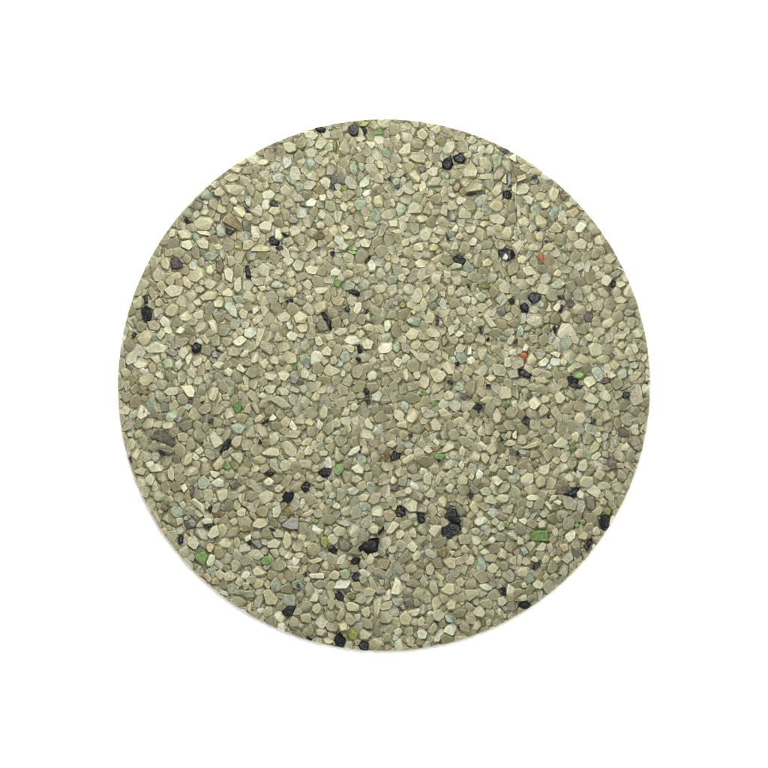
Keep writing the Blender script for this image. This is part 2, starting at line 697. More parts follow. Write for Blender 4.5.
b 280,635 330,600 365,595 335,645 300,648
d 215,625 270,595 305,600 280,635 230,635
p 5,550 50,505 100,510 95,570 45,600
p 100,560 140,520 175,540 165,590 120,605
p 520,525 550,500 575,525 550,560
p 600,360 630,330 655,360 640,390 600,385
w 50,650 85,635 130,650 120,675 60,675
m 495,720 520,705 548,720 540,755 505,750
b 480,765 505,755 530,768 500,785
p 475,670 500,655 525,680 510,705 480,695
p 265,540 300,510 335,535 325,570 290,565
w 205,680 235,665 265,680 245,705
p 155,685 175,675 208,720 195,735
g 395,650 440,645 460,690 440,740 400,720
b 722,270 732,265 732,278
b 0,385 12,395 12,410 0,412
p 450,280 480,270 490,295 465,310 445,300
p 180,680 200,640 240,640 215,670
p 545,570 590,560 625,595 590,640 550,620
g 75,450 110,440 130,470 100,490
@0 3
n 435,215 500,190 525,230 490,285 450,260
b 348,120 360,108 378,115 372,150 350,155
p 395,120 440,105 475,150 445,195 400,170
p 342,185 395,150 420,195 395,248 355,225
p 505,165 535,145 560,170 540,205 515,200
p 510,110 545,55 575,40 590,100 540,130
w 480,20 510,0 550,10 545,40 500,48
b 492,45 550,38 515,65
p 575,50 610,35 638,70 620,115 585,120
p 570,150 610,120 660,155 640,180 585,180
w 505,260 530,210 565,225 545,290 510,285
p 485,335 515,318 548,355 525,382
a 615,400 655,378 700,400 690,440 640,455
p 600,330 650,300 685,345 665,370 610,365
w 705,335 735,305 768,320 745,365 710,355
p 665,140 700,120 715,160 690,185 665,170
o 685,70 720,50 768,60 768,80 720,85
g 380,30 440,0 470,30 440,70 390,70
b 745,150 768,135 768,165
w 725,115 768,95 768,130 735,145
p 330,10 370,0 378,35 345,55
p 715,380 755,370 760,410 725,425
p 555,320 590,300 620,330 600,370 565,355
p 245,70 275,55 290,90 265,105
p 640,20 680,0 695,30 670,55
p 740,510 768,490 768,560 745,540
@1 3
p 0,50 30,5 90,10 100,50 40,70
w 345,75 360,38 425,75 400,112 370,105
p 468,75 500,45 545,65 540,105 490,115
p 550,80 575,32 625,40 640,85 600,130 555,110
p 670,75 700,30 745,60 730,100 690,100
g 165,50 220,0 280,10 280,70 230,80
b 105,65 120,62 142,75 125,80
n 345,20 380,10 400,25 375,40
m 400,115 440,110 450,160 430,185 400,160
b 447,185 470,160 500,190 490,210 460,205
b 625,175 690,130 735,125 725,195 680,210 630,195
b 735,90 768,50 768,75 740,105
g 500,130 550,120 585,160 560,200 510,190
b 580,250 600,232 630,240 625,265 595,275
g 0,135 40,125 78,165 60,192 5,165
n 55,250 85,218 125,240 110,268 65,280
p 85,155 130,118 175,150 160,180 95,180
p 178,140 200,75 240,110 235,170 200,195
p 262,110 285,88 320,110 310,145 270,140
p 320,180 350,145 395,150 415,190 380,235 330,225
p 100,190 150,180 165,215 140,245
p 185,220 215,195 245,215 225,248 195,240
p 245,215 280,195 315,215 290,242 255,238
p 200,275 290,280 262,335 215,310
p 405,270 430,245 455,275 445,310 410,300
w 330,325 420,320 420,358 340,355
b 300,330 320,318 330,335 315,342
w 490,265 510,225 550,210 540,255 510,275
p 320,255 400,230 415,250 365,275
p 0,300 40,275 100,320 75,345 15,345
p 10,400 30,345 80,360 70,410 20,420
p 70,420 110,410 160,470 150,500 90,500
p 425,405 460,365 500,390 480,430 435,430
a 235,380 270,360 300,400 270,425 235,410
b 583,350 605,318 635,355 610,368
w 615,310 650,295 700,330 680,350 640,348
b 488,450 510,430 535,455 530,480 500,478
d 540,420 560,405 575,430 550,440
m 550,460 590,440 610,460 585,482
b 180,545 215,515 255,515 240,555 205,572
w 545,500 580,488 630,510 620,545 555,545
p 488,590 520,520 548,515 545,575 510,608
p 440,490 465,465 495,490 470,545 445,530
p 640,530 680,510 690,560 670,585 640,560
p 700,480 745,455 765,470 740,580 705,580
p 275,560 345,550 345,615 285,610
m 550,680 580,628 625,665 615,710 565,712
b 482,700 510,668 545,705 525,748 490,735
b 622,740 650,715 678,730 675,768 640,770
b 315,695 335,690 355,705 345,715
p 370,650 410,630 445,660 420,690 380,685
p 495,615 555,605 560,660 510,665
p 65,550 90,510 135,520 130,570 80,580
p 330,480 375,420 400,450 385,490 345,490
p 350,515 390,495 415,530 380,570 350,550
a 590,565 635,555 640,610 600,610
p 415,700 450,695 480,720 450,735 420,725
p 445,335 480,300 515,320 500,360 455,358
p 640,425 680,400 730,420 700,460 660,460
p 650,250 690,208 715,230 710,270 670,280
a 510,310 550,295 580,320 560,365 520,350
b 270,385 285,395 280,410 262,400
@2 3
b 340,60 375,45 400,35 435,45 440,75 400,100 375,120 342,100
b 370,0 430,-5 440,35 400,40
b 195,10 215,-5 240,15 225,35 200,30
m 165,35 190,20 200,50 175,55
w 255,75 290,40 340,50 330,90 285,115
w 515,40 540,5 585,-5 605,25 550,58
p 622,25 645,0 668,25 650,55 625,45
w 595,135 625,108 652,130 625,160
p 505,110 540,105 570,140 545,170 505,160
p 500,75 530,60 560,80 545,108 510,100
p 140,85 170,60 190,90 185,125 150,115
w 118,165 155,128 198,165 175,200 155,200
p 65,85 105,65 125,95 90,130 65,125
p 160,215 190,180 222,205 215,245 180,265 162,245
p 5,100 15,45 60,20 105,45 50,70 40,110
p 345,140 375,115 435,160 425,195 375,190
p 375,195 415,195 395,232
p 440,175 465,155 500,190 480,215 445,210
p 338,255 380,235 420,240 410,300 370,300
p 550,205 580,180 615,200 605,225 565,220
p 465,255 505,210 530,235 525,270 480,280
p 650,235 665,170 715,195 710,250
p 590,295 630,262 670,290 650,325 610,325
p 725,240 768,215 768,280 735,270
b 660,425 700,405 705,445 690,448
w 700,455 715,380 758,415 750,450
g 215,210 235,200 242,225 225,232
o 300,190 345,160 370,200 350,240 315,230
p 235,290 260,265 295,290 280,335 245,335
p 290,310 330,330 355,355 335,370 300,345
p 410,370 440,345 472,375 455,405 420,400
p 320,415 360,375 415,385 420,440 370,460 330,440
w 30,435 70,370 65,340 100,370 115,420 80,455
p 160,450 190,395 235,420 225,475 175,480
p 205,370 230,320 262,385 235,410
p 275,480 315,448 340,490 320,530 290,555 270,510
p 350,510 380,470 420,485 415,540 370,545
p 465,420 545,415 540,450 490,490 470,470
p 510,545 555,500 592,560 565,590 520,570
p 85,570 125,530 165,575 150,635 95,620
p 190,600 220,570 242,600 230,635 195,635
p 185,660 225,645 250,670 240,705 190,705
p 120,700 160,680 185,720 160,755 130,740
p 245,660 290,600 315,640 275,690
p 280,690 330,640 360,660 320,725 285,730
b 85,525 98,520 92,545
b 425,630 432,628 435,650 428,650
b 290,592 315,612 300,610
p 505,650 530,598 560,625 540,655
w 545,390 590,380 630,415 600,430 560,420
p 650,470 690,455 715,490 680,520 655,510
p 640,540 670,520 695,550 670,580
p 55,650 90,635 110,660 90,690 60,680
g 110,470 160,460 180,510 130,520
a 345,555 400,570 410,610 360,610
b 750,490 768,485 768,495
o 555,605 580,590 595,625 570,640
g 0,345 30,350 40,400 15,425 0,420
b 10,210 30,215 22,228
o 0,740 30,735 45,755 20,768 0,768
b 205,745 215,740 220,752
m 695,20 725,30 715,60 690,50
a 700,90 740,70 768,90 768,140 720,120
p 740,10 768,0 768,40 745,35
@3 3
n 65,105 110,70 180,75 188,130 130,140 80,130
n 330,45 350,25 365,50 345,65
b 478,20 500,-5 535,0 530,55 505,75 480,50
p 430,80 455,50 485,75 480,105 445,110
w 272,110 320,72 345,85 335,130 300,155
b 385,165 410,140 432,125 425,160 405,195
p 0,110 35,120 42,160 0,165
w 0,15 50,0 65,25 40,48
p 115,40 145,15 175,30 165,70 125,68
p 105,190 140,145 175,160 160,195 125,200
p 170,160 200,145 215,190 185,215
a 15,180 45,170 70,210 40,230
b 88,298 100,270 125,265 132,275 110,300
w 75,250 95,220 125,240 120,262
p 140,260 160,215 195,230 185,265 150,270
p 205,245 230,220 258,245 235,268
p 240,160 290,150 305,190 265,210
p 85,390 115,355 160,385 145,420 95,415
p 150,345 170,320 190,345 165,378
p 0,220 25,215 30,270 0,280
b 8,495 50,490 80,510 55,532 25,520
p 10,460 55,440 62,480 20,490
p 20,385 50,370 65,405 30,415
g 315,200 355,170 375,205 345,240
p 350,120 385,80 420,100 400,140
p 195,80 230,60 245,100 215,125
w 430,170 445,150 455,180 440,190
'''
SSS = .8; TRANS = 0; SHARP = 23; WORLD = .7; KEY = 2300; FILL = .5; EXPO = .55; ALB = .49; CLEAR = .6; EDGE = .6
import bpy, bmesh, math, random, re
import numpy as np
from mathutils import Vector

# ---------------------------------------------------------------- units: 1 px of the photo = S units
S = 0.01
CX, CY, RAD = 384.0, 385.0, 266.2
rnd = random.Random(11)
nrs = np.random.RandomState(5)
scene = bpy.context.scene

# ---------------------------------------------------------------- colours (real base colours, linear)
def srgb(r, g, b):
    f = lambda c: ((c/255+0.055)/1.055)**2.4 if c > 10 else c/255/12.92
    return (f(r), f(g), f(b))

KINDS = {
 'p': ('pale_granule', [(171,166,133),(168,163,130),(175,170,137),(163,158,125),(170,167,136),(166,161,127),(173,170,139)]),
 'w': ('pale_granule', [(184,182,154),(180,179,150),(187,185,161)]),
 'a': ('sea_green_granule', [(148,154,127),(142,150,124),(154,159,137),(134,144,119)]),
 'g': ('grey_granule', [(124,122,102),(136,132,111),(108,107,91)]),
 'd': ('charcoal_granule', [(82,75,64),(92,83,70),(72,70,62)]),
 'b': ('black_granule', [(5,6,10),(8,10,16),(10,12,16)]),
 'n': ('green_granule', [(108,140,68),(96,130,58),(120,148,80)]),
 'm': ('olive_granule', [(124,124,58),(114,118,60),(134,142,70)]),
 'o': ('brown_granule', [(122,106,60),(106,90,50),(142,128,86)]),
 'y': ('yellow_granule', [(166,158,100)]),
 'r': ('orange_granule', [(160,88,52),(140,70,52)]),
 'v': ('purple_granule', [(66,54,56)]),
}
FILLER_TONES = [(150,145,112),(159,155,122),(141,136,105),(165,161,129),(154,150,120)]   # browner, darker tones for pale chips between and under the traced ones
COLOUR_WORD = {'p':'cream','w':'bright whitish','a':'pale sea-green','g':'smoky grey','d':'rough charcoal',
 'b':'black','n':'vivid green','m':'olive green','o':'brown','y':'yellow','r':'orange','v':'dark purple'}

# ---------------------------------------------------------------- traced granules (outlines in photo tiles)
def parse():
    out = []; ox = oy = 0; k = 133.0/768
    for line in TRACE.strip().splitlines():
        t = line.split()
        if t[0][0] == '@':
            ox, oy = 118+133*int(t[0][1:]), 118+133*int(t[1]); continue
        pts = np.array([[float(v) for v in q.split(',')] for q in t[1:]])
        pts = pts*k + [ox-CX, oy-CY]
        pts[:,1] *= -1                      # y up
        c = pts.mean(0)
        a = 0.5*abs(np.dot(pts[:,0], np.roll(pts[:,1],1))-np.dot(pts[:,1], np.roll(pts[:,0],1)))
        if np.hypot(*c) > RAD+1: continue
        out.append(dict(kind=t[0], poly=pts, area=a, traced=True))
    return out

def hull2(p):
    p = sorted(map(tuple, p))
    def half(ps):
        h = []
        for q in ps:
            while len(h) > 1 and (h[-1][0]-h[-2][0])*(q[1]-h[-2][1])-(h[-1][1]-h[-2][1])*(q[0]-h[-2][0]) <= 0: h.pop()
            h.append(q)
        return h[:-1]
    return np.array(half(p)+half(p[::-1]))

def rand_poly(r):
    """angular crushed-stone outline of mean radius r"""
    n = rnd.choice([4,5,5,6,6,7]); el = rnd.uniform(1.0, 1.55); rot = rnd.uniform(0, 6.283)
    a0 = rnd.uniform(0, 6.283); pts = []
    for i in range(n):
        a = a0+(i+rnd.uniform(-.28,.28))*6.283/n
        rr = r*rnd.uniform(.86,1.2)
        x, y = math.cos(a)*rr*math.sqrt(el), math.sin(a)*rr/math.sqrt(el)
        pts.append((x*math.cos(rot)-y*math.sin(rot), x*math.sin(rot)+y*math.cos(rot)))
    return hull2(pts)

# ---------------------------------------------------------------- grids
G = 560; H = G//2
def cells(cx, cy, r):
    x0, x1 = max(0,int(cx-r)+H), min(G,int(cx+r)+H+2); y0, y1 = max(0,int(cy-r)+H), min(G,int(cy+r)+H+2)
    return slice(y0,y1), slice(x0,x1), np.mgrid[y0:y1, x0:x1][1]-H+.5, np.mgrid[y0:y1, x0:x1][0]-H+.5
def inside(poly, X, Y):
    """signed distance-like value to a convex outline: > 0 inside"""
    h = hull2(poly); d = np.full(X.shape, 1e9)
    for i in range(len(h)):
        a, b = h[i], h[(i+1)%len(h)]
        L = math.hypot(*(b-a))+1e-9
        d = np.minimum(d, ((b[0]-a[0])*(Y-a[1])-(b[1]-a[1])*(X-a[0]))/L)
    return d

def pack(D, radii, tries, slack):
    """greedy packing of circles into the free distance field D"""
    res = []
    for r in radii:
        ys, xs = np.where(D >= r*slack)
        idx = nrs.permutation(len(ys))[:tries]
        for i in idx:
            y, x = ys[i], xs[i]
            if D[y,x] < r*slack: continue
            cx, cy = x-H+.5+rnd.uniform(-.4,.4), y-H+.5+rnd.uniform(-.4,.4)
            rr = r*rnd.uniform(.93,1.07)
            res.append((cx, cy, rr))
            sy, sx, X, Y = cells(cx, cy, rr+9)
            D[sy,sx] = np.minimum(D[sy,sx], np.hypot(X-cx, Y-cy)-rr)
    return res

YY, XX = np.mgrid[0:G, 0:G]; XX = XX-H+.5; YY = YY-H+.5
RR = np.hypot(XX, YY)

grains = parse()
for g in grains:
    g['c'] = g['poly'].mean(0)
    if g['kind'] == 'b': g['poly'] = g['c']+(g['poly']-g['c'])*1.12
    w = math.sqrt(g['area'])
    g['w'] = w
    g['h'] = min(5.0, max(1.6, .40*w*rnd.uniform(.85,1.15)))
    top = 15.0 + rnd.uniform(-1.6, 1.6) + (.7 if g['kind']=='w' else 0)
    if g['kind'] in 'bdgamo': top = max(top, 14.6)-rnd.uniform(0, .5)
    if w < 5: top -= .3
    if g['kind'] in 'bnry': top = max(top, 15.2) + (1.0 if w < 5 else .3)
    g['z'] = top-g['h']; g['tilt'] = rnd.uniform(0,.3)

# free space between the traced granules
D = np.full((G,G), 9.0)
mask = np.zeros((G,G), bool)
for g in grains:
    r = np.abs(g['poly']-g['c']).max()*1.5+1
    sy, sx, X, Y = cells(g['c'][0], g['c'][1], r)
    mask[sy,sx] |= inside(g['poly'], X, Y) > 0
mask |= RR > RAD+5
cur = mask.copy(); D[cur] = 0
for s in range(1, 9):
    n = cur.copy(); n[1:] |= cur[:-1]; n[:-1] |= cur[1:]; n[:,1:] |= cur[:,:-1]; n[:,:-1] |= cur[:,1:]
    if s%2 == 0:
        n[1:,1:] |= cur[:-1,:-1]; n[:-1,:-1] |= cur[1:,1:]; n[1:,:-1] |= cur[:-1,1:]; n[:-1,1:] |= cur[1:,:-1]
    D[n & ~cur] = s-.5; cur = n

def pick_kind(deep=False):
    u = rnd.random()
    if u < (.90 if deep else .90): return 'p'
    if u < .93 and not deep: return 'w'
    if u < .98: return 'a'
    if u < .994: return 'g'
    return 'g' if deep else 'p'

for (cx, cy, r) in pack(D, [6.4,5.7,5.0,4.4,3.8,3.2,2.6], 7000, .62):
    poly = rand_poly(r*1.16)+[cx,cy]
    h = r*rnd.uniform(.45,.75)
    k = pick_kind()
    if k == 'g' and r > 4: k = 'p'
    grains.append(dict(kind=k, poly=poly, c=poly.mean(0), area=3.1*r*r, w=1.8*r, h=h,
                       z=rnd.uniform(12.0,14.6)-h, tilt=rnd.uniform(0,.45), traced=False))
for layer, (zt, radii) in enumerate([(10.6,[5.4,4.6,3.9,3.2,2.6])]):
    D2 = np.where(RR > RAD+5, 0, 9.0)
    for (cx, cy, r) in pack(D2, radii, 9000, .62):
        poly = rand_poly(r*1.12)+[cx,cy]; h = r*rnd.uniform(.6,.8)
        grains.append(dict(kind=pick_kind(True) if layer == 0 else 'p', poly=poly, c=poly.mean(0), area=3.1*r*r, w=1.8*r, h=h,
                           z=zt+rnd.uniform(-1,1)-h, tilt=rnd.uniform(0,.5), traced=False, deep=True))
for g in grains: g['z'] -= 3.2
grains = [g for g in grains if np.hypot(*(g['poly'].T)).min() < RAD-.6]

# ---------------------------------------------------------------- what is seen from above (ownership map)
top = np.zeros((G,G)); own = np.full((G,G), -1)
for i, g in enumerate(grains):
    r = np.abs(g['poly']-g['c']).max()+2
    sy, sx, X, Y = cells(g['c'][0], g['c'][1], r)
    d = inside(g['poly'], X, Y)
    z = g['z'] + g['h']*np.clip(d/(.3*g['w']),0,1)
    m = (d > 0) & (z > top[sy,sx]) & (np.hypot(X,Y) < RAD)
    top[sy,sx][m] = z[m]; own[sy,sx][m] = i
vis = np.bincount(own[own>=0].ravel(), minlength=len(grains))
for i, g in enumerate(grains): g['vis'] = int(vis[i])
pale = sorted([g for g in grains if g['kind'] in 'pw'], key=lambda g: -g['vis'])
for g in pale[:300]: g['single'] = True
for g in grains:
    if g['kind'] not in 'pw' and (g['traced'] or (g['vis'] >= 14 and not g.get('deep'))): g['single'] = True

# ---------------------------------------------------------------- granule geometry
def grain_bm(g, rng):
    poly = g['poly']-g['c']; n = len(poly)
    if inside(poly, np.array([0.]), np.array([0.]))[0] <= 0: poly = hull2(poly)
    cut = rng.uniform(.11,.21) if g['kind'] != 'b' else .08
    ch = []
    for i in range(len(poly)):
        a, b = poly[i], poly[(i+1)%len(poly)]
        ch += [a*(1-cut)+b*cut, a*cut+b*(1-cut)]
    ch = np.array(ch)
    h = g['h']; px, py = rng.uniform(-.12,.12)*g['w'], rng.uniform(-.12,.12)*g['w']
    ta, td = rng.uniform(0,6.283), g['tilt']
    tx, ty = math.cos(ta)*td, math.sin(ta)*td
    g['ts'] = rng.uniform(.66,.93)
    bm = bmesh.new()
    e = .45 if g['w'] > 6 else .3
    for zf, sc, jit in ((-1,.5,.3), (-.3,.97,.04), (.35,1.0,.015), (1.0,g.get('ts',.72),.14)):
        for k, q in enumerate(ch):
            if jit > .1 and rng.random() < .35: continue
            s = sc*(1+rng.uniform(-jit,jit))
            off = max(0, zf)
            x, y = q[0]*s+px*off*.6, q[1]*s+py*off*.6
            z = h*zf*(1+rng.uniform(-.06,.06)) + (x*tx+y*ty)*(1 if zf > .5 else .4)
            bm.verts.new((x, y, z))
    r = bmesh.ops.convex_hull(bm, input=bm.verts)
    junk = [v for v in bm.verts if not v.link_faces]
    bmesh.ops.delete(bm, geom=junk, context='VERTS')
    bmesh.ops.dissolve_limit(bm, angle_limit=math.radians(13), verts=bm.verts, edges=bm.edges)
    bmesh.ops.bevel(bm, geom=list(bm.edges), offset=e*.55, offset_type='OFFSET', segments=1, profile=.5, affect='EDGES', clamp_overlap=True)
    if g['kind'] in 'bd':          # jagged slag: broken, pitted surface
        bmesh.ops.triangulate(bm, faces=bm.faces)
        bmesh.ops.subdivide_edges(bm, edges=[q for q in bm.edges if q.calc_length() > 1.3], cuts=1, use_grid_fill=True)
        j = .42 if g['w'] > 6 else .22
        for v in bm.verts: v.co += Vector((rng.uniform(-j,j), rng.uniform(-j,j), rng.uniform(-j,j)))
    # cut flush where the granule crosses the circular edge of the sample
    c = g['c']; rc = math.hypot(*c)
    if rc + g['w']*1.2 > RAD-1:
        u = Vector((c[0]/rc, c[1]/rc, 0))
        if max((u.dot(v.co)+rc) for v in bm.verts) > RAD:
            # several tangent planes so the cut follows the circle
            for da in (-.022, 0, .022):
                aa = math.atan2(c[1], c[0])+da; n_ = Vector((math.cos(aa), math.sin(aa), 0))
                p = n_*RAD-Vector((c[0], c[1], 0))
                gm = list(bm.verts)+list(bm.edges)+list(bm.faces)
                res = bmesh.ops.bisect_plane(bm, geom=gm, plane_co=p, plane_no=n_, clear_outer=True, dist=1e-4)
                ed = [x for x in res['geom_cut'] if isinstance(x, bmesh.types.BMEdge)]
                if ed: bmesh.ops.holes_fill(bm, edges=ed)
    return bm

def colour_of(g, rng):
    cs = KINDS[g['kind']][1] if g['kind'] != 'p' or g['traced'] else FILLER_TONES
    c = srgb(*rng.choice(cs)); f = rng.uniform(.94,1.06)
    t = rng.uniform(-.022,.022)
    f *= ALB * (1.06 if g['traced'] else rng.uniform(.95,1.13))
    return (min(1,c[0]*f*(1+t)), min(1,c[1]*f*1.01), min(1,c[2]*f*(1-2*t)), 1)

def clearness(g, rng):
    k = g['kind']
    if k == 'p': return rng.uniform(0,.14) if g['traced'] else rng.uniform(.08,.30)
    if k == 'w': return 0.0
    return rng.uniform(.02,.12) if k in 'ryav' else rng.uniform(.15,.35)

# ---------------------------------------------------------------- materials
def mat(name, rough, sss, bump, spec=.5, trans=0, mottle=.2, coat=0, clear=0):
    m = bpy.data.materials.new(name); m.use_nodes = True; nt = m.node_tree; N = nt.nodes; L = nt.links
    b = N['Principled BSDF']; out = N['Material Output']
    at = N.new('ShaderNodeAttribute'); at.attribute_name = 'grain_colour'
    tc = N.new('ShaderNodeTexCoord')
    geo = N.new('ShaderNodeNewGeometry')
    n1 = N.new('ShaderNodeTexNoise'); n1.inputs['Scale'].default_value = 32; n1.inputs['Detail'].default_value = 5
    n1.inputs['Roughness'].default_value = .65
    L.new(geo.outputs['Position'], n1.inputs['Vector'])
    mr = N.new('ShaderNodeMapRange'); mr.inputs['From Min'].default_value = .3; mr.inputs['From Max'].default_value = .7
    mr.inputs['To Min'].default_value = 1-mottle; mr.inputs['To Max'].default_value = 1+mottle
    L.new(n1.outputs['Fac'], mr.inputs['Value'])
    mx = N.new('ShaderNodeVectorMath'); mx.operation = 'SCALE'
    L.new(at.outputs['Color'], mx.inputs[0]); L.new(mr.outputs['Result'], mx.inputs['Scale'])
    # edges lightened in the colour, standing in for light through thin rims
    be = N.new('ShaderNodeBevel'); be.samples = 4; be.inputs['Radius'].default_value = .02
    dt = N.new('ShaderNodeVectorMath'); dt.operation = 'DOT_PRODUCT'
    L.new(be.outputs['Normal'], dt.inputs[0]); L.new(geo.outputs['True Normal'], dt.inputs[1])
    er = N.new('ShaderNodeMapRange'); er.inputs['From Min'].default_value = 1; er.inputs['From Max'].default_value = .8
    er.inputs['To Min'].default_value = 1; er.inputs['To Max'].default_value = 1+EDGE
    L.new(dt.outputs['Value'], er.inputs['Value'])
    mx2 = N.new('ShaderNodeVectorMath'); mx2.operation = 'SCALE'
    L.new(mx.outputs['Vector'], mx2.inputs[0]); L.new(er.outputs['Result'], mx2.inputs['Scale'])
    L.new(mx2.outputs['Vector'], b.inputs['Base Color'])
    b.inputs['Roughness'].default_value = rough
    b.inputs['Specular IOR Level'].default_value = spec
    if coat:
        b.inputs['Coat Weight'].default_value = coat; b.inputs['Coat Roughness'].default_value = .12
    if sss:
        b.inputs['Subsurface Weight'].default_value = sss
        b.inputs['Subsurface Radius'].default_value = (1.0,.92,.62)
        b.inputs['Subsurface Scale'].default_value = .07
    n2 = N.new('ShaderNodeTexNoise'); n2.inputs['Scale'].default_value = 45; n2.inputs['Detail'].default_value = 4
    L.new(geo.outputs['Position'], n2.inputs['Vector'])
    vo = N.new('ShaderNodeTexVoronoi'); vo.inputs['Scale'].default_value = 22
    L.new(geo.outputs['Position'], vo.inputs['Vector'])
    ad = N.new('ShaderNodeMath'); ad.operation = 'MULTIPLY_ADD'; ad.inputs[1].default_value = .5
    L.new(vo.outputs['Distance'], ad.inputs[0]); L.new(n2.outputs['Fac'], ad.inputs[2])
    bp = N.new('ShaderNodeBump'); bp.inputs['Strength'].default_value = bump; bp.inputs['Distance'].default_value = .012
    L.new(ad.outputs['Value'], bp.inputs['Height']); L.new(bp.outputs['Normal'], b.inputs['Normal'])
    if clear:     # how clear or frosted each chip is comes with it
        b.inputs['IOR'].default_value = 1.38
        cl = N.new('ShaderNodeAttribute'); cl.attribute_name = 'clearness'
        L.new(cl.outputs['Fac'], b.inputs['Transmission Weight'])
    if trans:
        tr = N.new('ShaderNodeBsdfTranslucent'); L.new(mx.outputs['Vector'], tr.inputs['Color'])
        ms = N.new('ShaderNodeMixShader'); ms.inputs['Fac'].default_value = trans
        L.new(b.outputs[0], ms.inputs[1]); L.new(tr.outputs[0], ms.inputs[2]); L.new(ms.outputs[0], out.inputs['Surface'])
    return m
M = {
  'quartz': mat('frosted quartz', .36, SSS, .55, spec=.5, trans=TRANS, clear=1),
 'glass':  mat('tumbled glass', .38, SSS, .35, trans=TRANS, mottle=.5, clear=1),
 'dark':   mat('black slag', .3, 0, .8, spec=.22, mottle=.3),
 'stone':  mat('rough stone', .6, 0, 1.0, spec=.3, mottle=.85),
}
def mat_of(k):
    return M['dark'] if k == 'b' else M['stone'] if k in 'dv' else M['quartz'] if k in 'pw' else M['glass']

# ---------------------------------------------------------------- labels
def clock(c, step):
    a = (math.degrees(math.atan2(c[0], c[1])) % 360)/360*720        # minutes on the dial
    t = int(round(a/step)*step) % 720
    h, m = divmod(t, 60); h = h or 12
    return f"{h} o'clock" if m == 0 else f"{h}:{m:02d}"
def ring(c):
    r = math.hypot(*c)/RAD
    return ('near centre' if r < .14 else 'quarter way out' if r < .36 else 'halfway out' if r < .61
            else 'three quarters out' if r < .87 else 'by the rim')
def pos(c, step):
    return f"{ring(c)} at {clock(c, step)}"
def size_word(g):
    v = g['vis']
    return 'tiny' if v < 16 else 'small' if v < 45 else 'medium' if v < 85 else 'large' if v < 150 else 'very large'
def shape_word(g):
    p = hull2(g['poly']); q = p-p.mean(0); w, V = np.linalg.eigh(np.cov(q.T)); el = math.sqrt(w[1]/max(w[0],1e-6))
    if el > 2.6: s = 'sliver-like'
    elif el > 1.55: s = 'elongated'
    elif len(p) == 3: s = 'triangular'
    elif len(p) == 4: s = 'four-sided'
    elif el < 1.15: s = 'rounded'
    else: s = 'angular'
    if el > 1.55:
        a = math.degrees(math.atan2(V[1,1], V[0,1])) % 180
        s = ('level ' if a < 22 or a > 158 else 'upright ' if 68 < a < 112 else 'slanting ')+s
    return s
def relation(a, b):
    d = a-b; ang = math.degrees(math.atan2(d[1], d[0])) % 360
    return ['just right of','diagonally above right of','just above','diagonally above left of','just left of',
            'diagonally below left of','just below','diagonally below right of'][int(((ang+22.5) % 360)//45)]
singles = [g for g in grains if g.get('single')]
marks = [g for g in singles if g['kind'] not in 'pw' and g['vis'] > 20]
short = {}
for g in marks:
    s = f"{COLOUR_WORD[g['kind']].split()[-1]} one {pos(g['c'],30)}"; short.setdefault(s, []).append(g)
uniq = {id(v[0]): s for s, v in short.items() if len(v) == 1}
marks = [g for g in marks if id(g) in uniq]
for g in singles:
    head = f"{size_word(g)} {COLOUR_WORD[g['kind']]} {shape_word(g)} granule".replace('bright whitish','whitish')
    near = sorted(marks, key=lambda m: np.hypot(*(m['c']-g['c'])) if m is not g else 1e9)[0]
    dist = np.hypot(*(near['c']-g['c']))
    v = []
    if g['kind'] in 'pw' and dist < 17:
        v.append(f"{head} {relation(g['c'], near['c'])} {uniq[id(near)]}")
    v += [f"{head} {pos(g['c'],30)}", f"{head} {pos(g['c'],10)}", f"{head} {pos(g['c'],5)}",
          f"{head} {ring(g['c'])}, {round(math.hypot(*g['c'])/RAD*100)} percent out, at {clock(g['c'],5)}",
          f"{head} {ring(g['c'])}, {round(math.hypot(*g['c'])/RAD*100)} percent out, at {clock(g['c'],1)}"]
    g['labels'] = [x for x in v if 4 <= len(re.findall(r'[A-Za-z0-9]+', x)) <= 16]; g['li'] = 0
while True:
    seen = {}
    for g in singles: seen.setdefault(g['labels'][g['li']], []).append(g)
    moved = False
    for s, v in seen.items():
        if len(v) > 1:
            for g in v:
                if g['li'] < len(g['labels'])-1: g['li'] += 1; moved = True
    if not moved: break

# ---------------------------------------------------------------- build
col = scene.collection
def finish(me, material):
    me.materials.append(material)
    me.polygons.foreach_set('use_smooth', [True]*len(me.polygons))
    me.set_sharp_from_angle(angle=math.radians(SHARP))
    me.update()
def set_colour(me, cols, clear):
    b = me.attributes.new('clearness', 'FLOAT', 'POINT'); b.data.foreach_set('value', np.asarray(clear, dtype=np.float32))
    a = me.color_attributes.new('grain_colour', 'FLOAT_COLOR', 'POINT')
    a.data.foreach_set('color', np.asarray(cols, dtype=np.float32).ravel())

GROUP = {k: KINDS[k][0].replace('_',' ').replace('granule','granules')+' in the round bed' for k in KINDS}
rest = []
for g in grains:
    rng = random.Random(hash((round(g['c'][0],3), round(g['c'][1],3), round(g['z'],3))))
    if not g.get('single'):
        if g.get('deep') or g['vis'] > 0: rest.append((g, rng))
        continue
    bm = grain_bm(g, rng)
    if len(bm.verts) < 4: bm.free(); continue
    bmesh.ops.scale(bm, vec=(S,S,S), verts=bm.verts)
    name = KINDS[g['kind']][0]
    me = bpy.data.meshes.new(name); bm.to_mesh(me); bm.free()
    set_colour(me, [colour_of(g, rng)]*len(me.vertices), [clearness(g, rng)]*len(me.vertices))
    finish(me, mat_of(g['kind']))
    o = bpy.data.objects.new(name, me); col.objects.link(o)
    o.location = (g['c'][0]*S, g['c'][1]*S, g['z']*S)
    o['label'] = g['labels'][g['li']]; o['category'] = 'granule'; o['group'] = GROUP[g['kind']]

